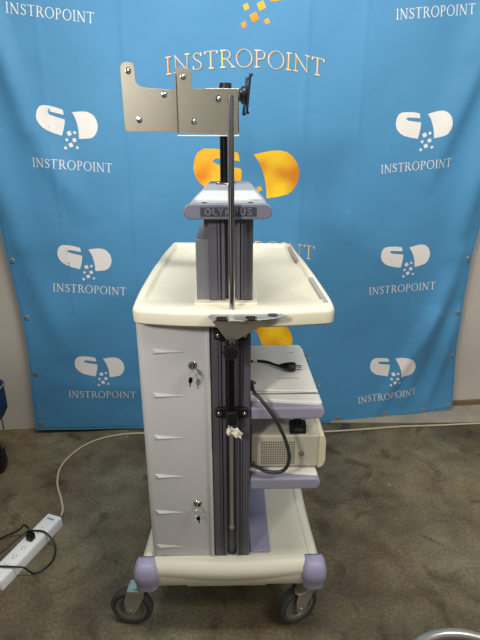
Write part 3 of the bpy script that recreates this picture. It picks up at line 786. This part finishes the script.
# connector hangs in front of the top edge: body, collar, cable
cn = empty('cable_connector', (.194, 1.25, .690), 'black rectangular plug standing on top of the beige electronic unit', 'plug')
bm = bmesh.new(); box(bm, -.024, .024, -.016, .016, .0, .030)
box(bm, -.014, .014, -.0175, -.0155, .010, .020, 1)
link('plug_body', bm, [M['black'], M['dgrey']], cn, bevel=.002)
bm = bmesh.new(); tube(bm, [(0, 0, .028), (0, .004, .05), (.002, .03, .062), (.0, .10, .060), (-.01, .2, .035), (-.01, .30, .0125)], .011, n=12)
link('cable', bm, M['black'], cn, smooth=True)

# power cord with plug on the upper shelf
zt = .824
pc = empty('mains_lead', (.06, 1.42, zt), 'black power cord with a three-pin plug lying on the upper shelf', 'cable')
def rel(P, o): return [tuple(Vector(p) - Vector(o)) for p in P]
o0 = (.06, 1.42, zt)
bm = bmesh.new(); tube(bm, rel([(.058, 1.445, zt+.0045), (.085, 1.447, zt+.0045), (.115, 1.430, zt+.008), (.138, 1.405, zt+.010), (.160, 1.385, zt+.014)], o0), .0045, n=10)
link('cable', bm, M['black'], pc, smooth=True)
bm = bmesh.new(); cyl(bm, *rel([(.070, 1.447, zt+.005), (.083, 1.447, zt+.005)], o0), .0056, n=12); link('cable_label', bm, M['paper'], pc, smooth=True)
d = Vector((.94, -.28, .02)).normalized()
mt = Matrix.Translation(Vector((.158, 1.387, zt+.0150)) - Vector(o0)) @ d.to_track_quat('Z', 'Y').to_matrix().to_4x4()
bm = bmesh.new()
lathe(bm, [(.0055, -.006), (.008, 0), (.0125, .016), (.0145, .024), (.0145, .040), (.0125, .042), (0, .042)], mt, 20)
pl = link('plug', bm, M['black'], pc, smooth=True)
bm = bmesh.new()
for a, b, r in ((-.006, .003, .0), (.006, .003, 0), (0, -.007, 0)):
    cyl(bm, mt @ Vector((a, b, .040)), mt @ Vector((a, b, .060)), .0020, n=8)
link('prong', bm, M['chrome'], pl)
# looping cable between the shelves
o0 = (.055, 1.18, .60)
lc = empty('looped_cable', o0, 'grey-black cable looping in front of the two shelves beside the column', 'cable')
bm = bmesh.new(); tube(bm, rel([(.058, 1.26, .850), (.062, 1.20, .848), (.082, 1.178, .835), (.119, 1.165, .784), (.150, 1.165, .713), (.162, 1.168, .650), (.146, 1.172, .609), (.103, 1.180, .600), (.060, 1.21, .602)], o0), .0052, n=12)
tag(link('cable', bm, mat('grey_black_rubber', (48, 48, 52), .35), lc, smooth=True))
# paper tag
o0 = (.002, 1.150, .775)
pt = empty('paper_tag', o0, 'crumpled white paper tag hanging under the lower black clamp of the pole', 'tag')
bm = bmesh.new()
g = [[bm.verts.new((-.014+.040*i/6 + .004*math.sin(j*1.7), -.008 + .004*math.sin(i*2.1+j*1.3), .004 - .028*j/4 - .020*(i/6)**1.3 + .003*math.sin(i*1.9+j))) for i in range(7)] for j in range(5)]
for j in range(4):
    for i in range(6): bm.faces.new((g[j][i], g[j+1][i], g[j+1][i+1], g[j][i+1]))
t_ = link('paper', bm, M['paper'], pt, smooth=True); s_ = t_.modifiers.new('t', 'SOLIDIFY'); s_.thickness = .0012
bm = bmesh.new(); tube(bm, [(-.010, .003, .020), (-.008, -.006, .008), (-.006, -.009, -.004)], .0015, n=6); link('string', bm, M['black'], pt, smooth=True)

# ------------------------------------------------------------ power strip
ang = math.atan2(1.64-1.36, -.735+.835)
ps = empty('power_strip', (-.735, 1.645, 0), 'white multi-outlet power strip lying on the concrete floor at the left edge', 'power strip')
ps.rotation_euler = (0, 0, R(70.0))
Ls, Ws, Hs = .335, .070, .044
bm = bmesh.new(); pts = rpoly([(-Ls, -Ws/2), (0, -Ws/2), (0, Ws/2), (-Ls, Ws/2)], .008)
loops(bm, [(pts, .0), (pts, Hs-.006), (inset(pts, .002), Hs-.002), (inset(pts, .006), Hs)])
body = link('body', bm, M['white'], ps, smooth=True)
for k in range(6):
    x = -.098 - k*.044
    bm = bmesh.new(); pts = rpoly([(x-.014, -.016), (x+.014, -.016), (x+.014, .016), (x-.014, .016)], .005)
    loops(bm, [(pts, Hs-.001), (inset(pts, .0008), Hs+.0012)])
    for s in (-1, 1): box(bm, x-.001, x+.006, s*.006-.0011, s*.006+.0011, Hs+.001, Hs+.0017, 1)
    cyl(bm, (x-.008, 0, Hs+.001), (x-.008, 0, Hs+.0017), .0025, n=10, mi=1)
    link('outlet', bm, [M['white'], M['dgrey']], ps, bevel=0)
bm = bmesh.new(); box(bm, -.078, -.066, -.012, .012, Hs-.001, Hs+.003); link('switch', bm, M['white'], ps, bevel=.001)
bm = bmesh.new()
for i in range(7):                                        # small blue-grey maker's mark
    w = .0022; y = .016 - i*.0048
    box(bm, -.034 + (.003 if i % 3 else 0), -.022, y-w/2, y+w/2, Hs-.0002, Hs+.0005)
box(bm, -.029, -.026, -.014, .017, Hs-.0002, Hs+.0006)
link('logo', bm, M['logoprint'], ps)
bm = bmesh.new(); cyl(bm, (-.002, -.004, .018), (.026, -.004, .012), .007, .005, n=14); link('strain_relief', bm, M['black'], ps, smooth=True)
# white supply cable running along the wall to the right
o0 = (-.744, 1.693, 0)
P = [(-.7225, 1.671, .012), (-.732, 1.72, .0055), (-.760, 1.785, .0055), (-.812, 1.893, .0055), (-.835, 2.005, .0055), (-.815, 2.110, .0055), (-.760, 2.205, .0055), (-.671, 2.268, .0055), (-.539, 2.300, .0055), (-.30, 2.300, .0055), (0, 2.295, .0055), (.30, 2.290, .0055), (.512, 2.298, .0055), (.71, 2.315, .0055), (.938, 2.340, .0055), (1.165, 2.350, .0055), (1.393, 2.364, .0055), (1.9, 2.375, .0055)]
sc = empty('supply_cable', o0, 'long beige cable curving from the power strip along the foot of the wall', 'cable')
bm = bmesh.new(); tube(bm, rel(P, o0), .0050, n=10); link('cable', bm, M['cable'], sc, smooth=True)
# black plug and cord in the strip
ca, sa = math.cos(R(70.0)), math.sin(R(70.0))
def strip_pt(x, y, z): return (-.735 + x*ca - y*sa, 1.645 + x*sa + y*ca, z)
pk = strip_pt(-.142, .0, Hs+.0022)
bp_ = empty('black_power_cord', pk, 'black plug and looping cord plugged into the white power strip', 'cable')
bm = bmesh.new()
pts = rpoly([(-.013, -.013), (.013, -.013), (.013, .013), (-.013, .013)], .005)
loops(bm, [(pts, 0), (pts, .022), (inset(pts, .005), .030), (inset(pts, .008), .038)])
o = link('plug', bm, M['black'], bp_, smooth=True); o.rotation_euler = (0, 0, R(70))
bm = bmesh.new()
W1 = [(pk[0], pk[1], pk[2]+.030), (pk[0]-.010, pk[1]+.015, .085), (pk[0]-.045, pk[1]+.050, .068), (-.86, 1.575, .030), (-.93, 1.555, .008), (-1.0, 1.50, .006), (-1.03, 1.42, .006)]
tube(bm, rel(W1, pk), .0038, n=10)
link('cable', bm, M['black'], bp_, smooth=True)
o0 = (-.70, 1.5, 0)
lp = empty('loose_black_cord', o0, 'slim black cord coiled in a loop over the white power strip', 'cable')
zz = .0505
P = [(-1.02, 1.30, .006), (-.93, 1.40, .012), (-.865, 1.47, .040), (-.815, 1.540, zz), (-.775, 1.550, zz), (-.735, 1.538, .050), (-.695, 1.510, .020), (-.682, 1.46, .006), (-.695, 1.415, .006), (-.730, 1.385, .008), (-.760, 1.380, .040), (-.79, 1.375, zz), (-.84, 1.378, zz), (-.880, 1.39, .044), (-.93, 1.40, .024), (-1.02, 1.43, .006)]
bm = bmesh.new(); tube(bm, rel(P, o0), .0034, n=10); link('cable', bm, M['black'], lp, smooth=True)

# ------------------------------------------------------------ things at the edges of the frame
sb = empty('storage_cart', (-1.275, 1.86, 0), 'dark navy fabric-sided cart on black castors cut off by the left edge of the photo', 'cart')
bm = bmesh.new()
pts = rpoly([(-.22, -.16), (.228, -.16), (.228, .20), (-.22, .20)], .04)
loops(bm, [(inset(pts, .02), .29), (pts, .33), (pts, .46), (inset(pts, .006), .468), (inset(pts, .02), .470)])
link('bin', bm, M['navy'], sb, smooth=True)
bm = bmesh.new(); tube(bm, [(x, y, .452) for x, y in inset(pts, -.003)], .004, n=8, closed=True, k=1); link('trim_band', bm, M['steel'], sb, smooth=True)
bm = bmesh.new(); box(bm, .12, .16, -.10, .14, .13, .30); link('frame', bm, M['black'], sb, bevel=.006)
for y in (-.08, .14):
    for x in (.165, -.17):
        bm = bmesh.new(); mt = Matrix.Translation((x, y, .045)) @ Matrix.Rotation(R(90), 4, 'Y')
        lathe(bm, [(0, -.014), (.036, -.014), (.045, -.008), (.045, .008), (.036, .014), (0, .014)], mt, 28)
        cyl(bm, (x, y, .045), (x, y, .30), .012, n=14); box(bm, x-.02, x+.02, y-.03, y+.02, .085, .12)
        link('castor', bm, M['black'], sb, bevel=.002)

rb = empty('stool_base', (.668, .86, 0), 'polished chrome ring foot of a stool at the bottom right corner', 'stool')
bm = bmesh.new(); n = 64
tube(bm, [(.215*math.cos(2*math.pi*i/n), .215*math.sin(2*math.pi*i/n), .072) for i in range(n)], .0155, n=16, closed=True, k=1)
link('foot_ring', bm, M['steel'], rb, smooth=True)
for a in (-90, 0, 180):
    bm = bmesh.new(); e = Vector((math.cos(R(a)), math.sin(R(a)), 0))
    cyl(bm, e*.02 + Vector((0, 0, .072)), e*.205 + Vector((0, 0, .072)), .008, n=12)
    cyl(bm, e*.215 + Vector((0, 0, .0)), e*.215 + Vector((0, 0, .066)), .012, .010, n=14)
    link('leg', bm, M['chrome'], rb, smooth=True)
bm = bmesh.new(); cyl(bm, (0, 0, .03), (0, 0, .17), .026, n=24); link('hub', bm, M['black'], rb, bevel=.003)

bl = empty('black_castor', (1.375, 2.13, 0), 'small black castor on the floor cut off by the right edge of the photo', 'castor')
bm = bmesh.new(); lathe(bm, [(0, -.012), (.024, -.012), (.030, -.006), (.030, .006), (.024, .012), (0, .012)], Matrix.Translation((0.035, 0, .030)) @ Matrix.Rotation(R(80), 4, 'Y'), 24)
link('wheel', bm, M['black'], bl, smooth=True)
bm = bmesh.new(); cyl(bm, (.055, 0, .03), (.055, 0, .10), .008, n=12); box(bm, .018, .062, -.012, .012, .058, .066); link('stem', bm, M['black'], bl, bevel=.001)

bpy.context.view_layer.update()
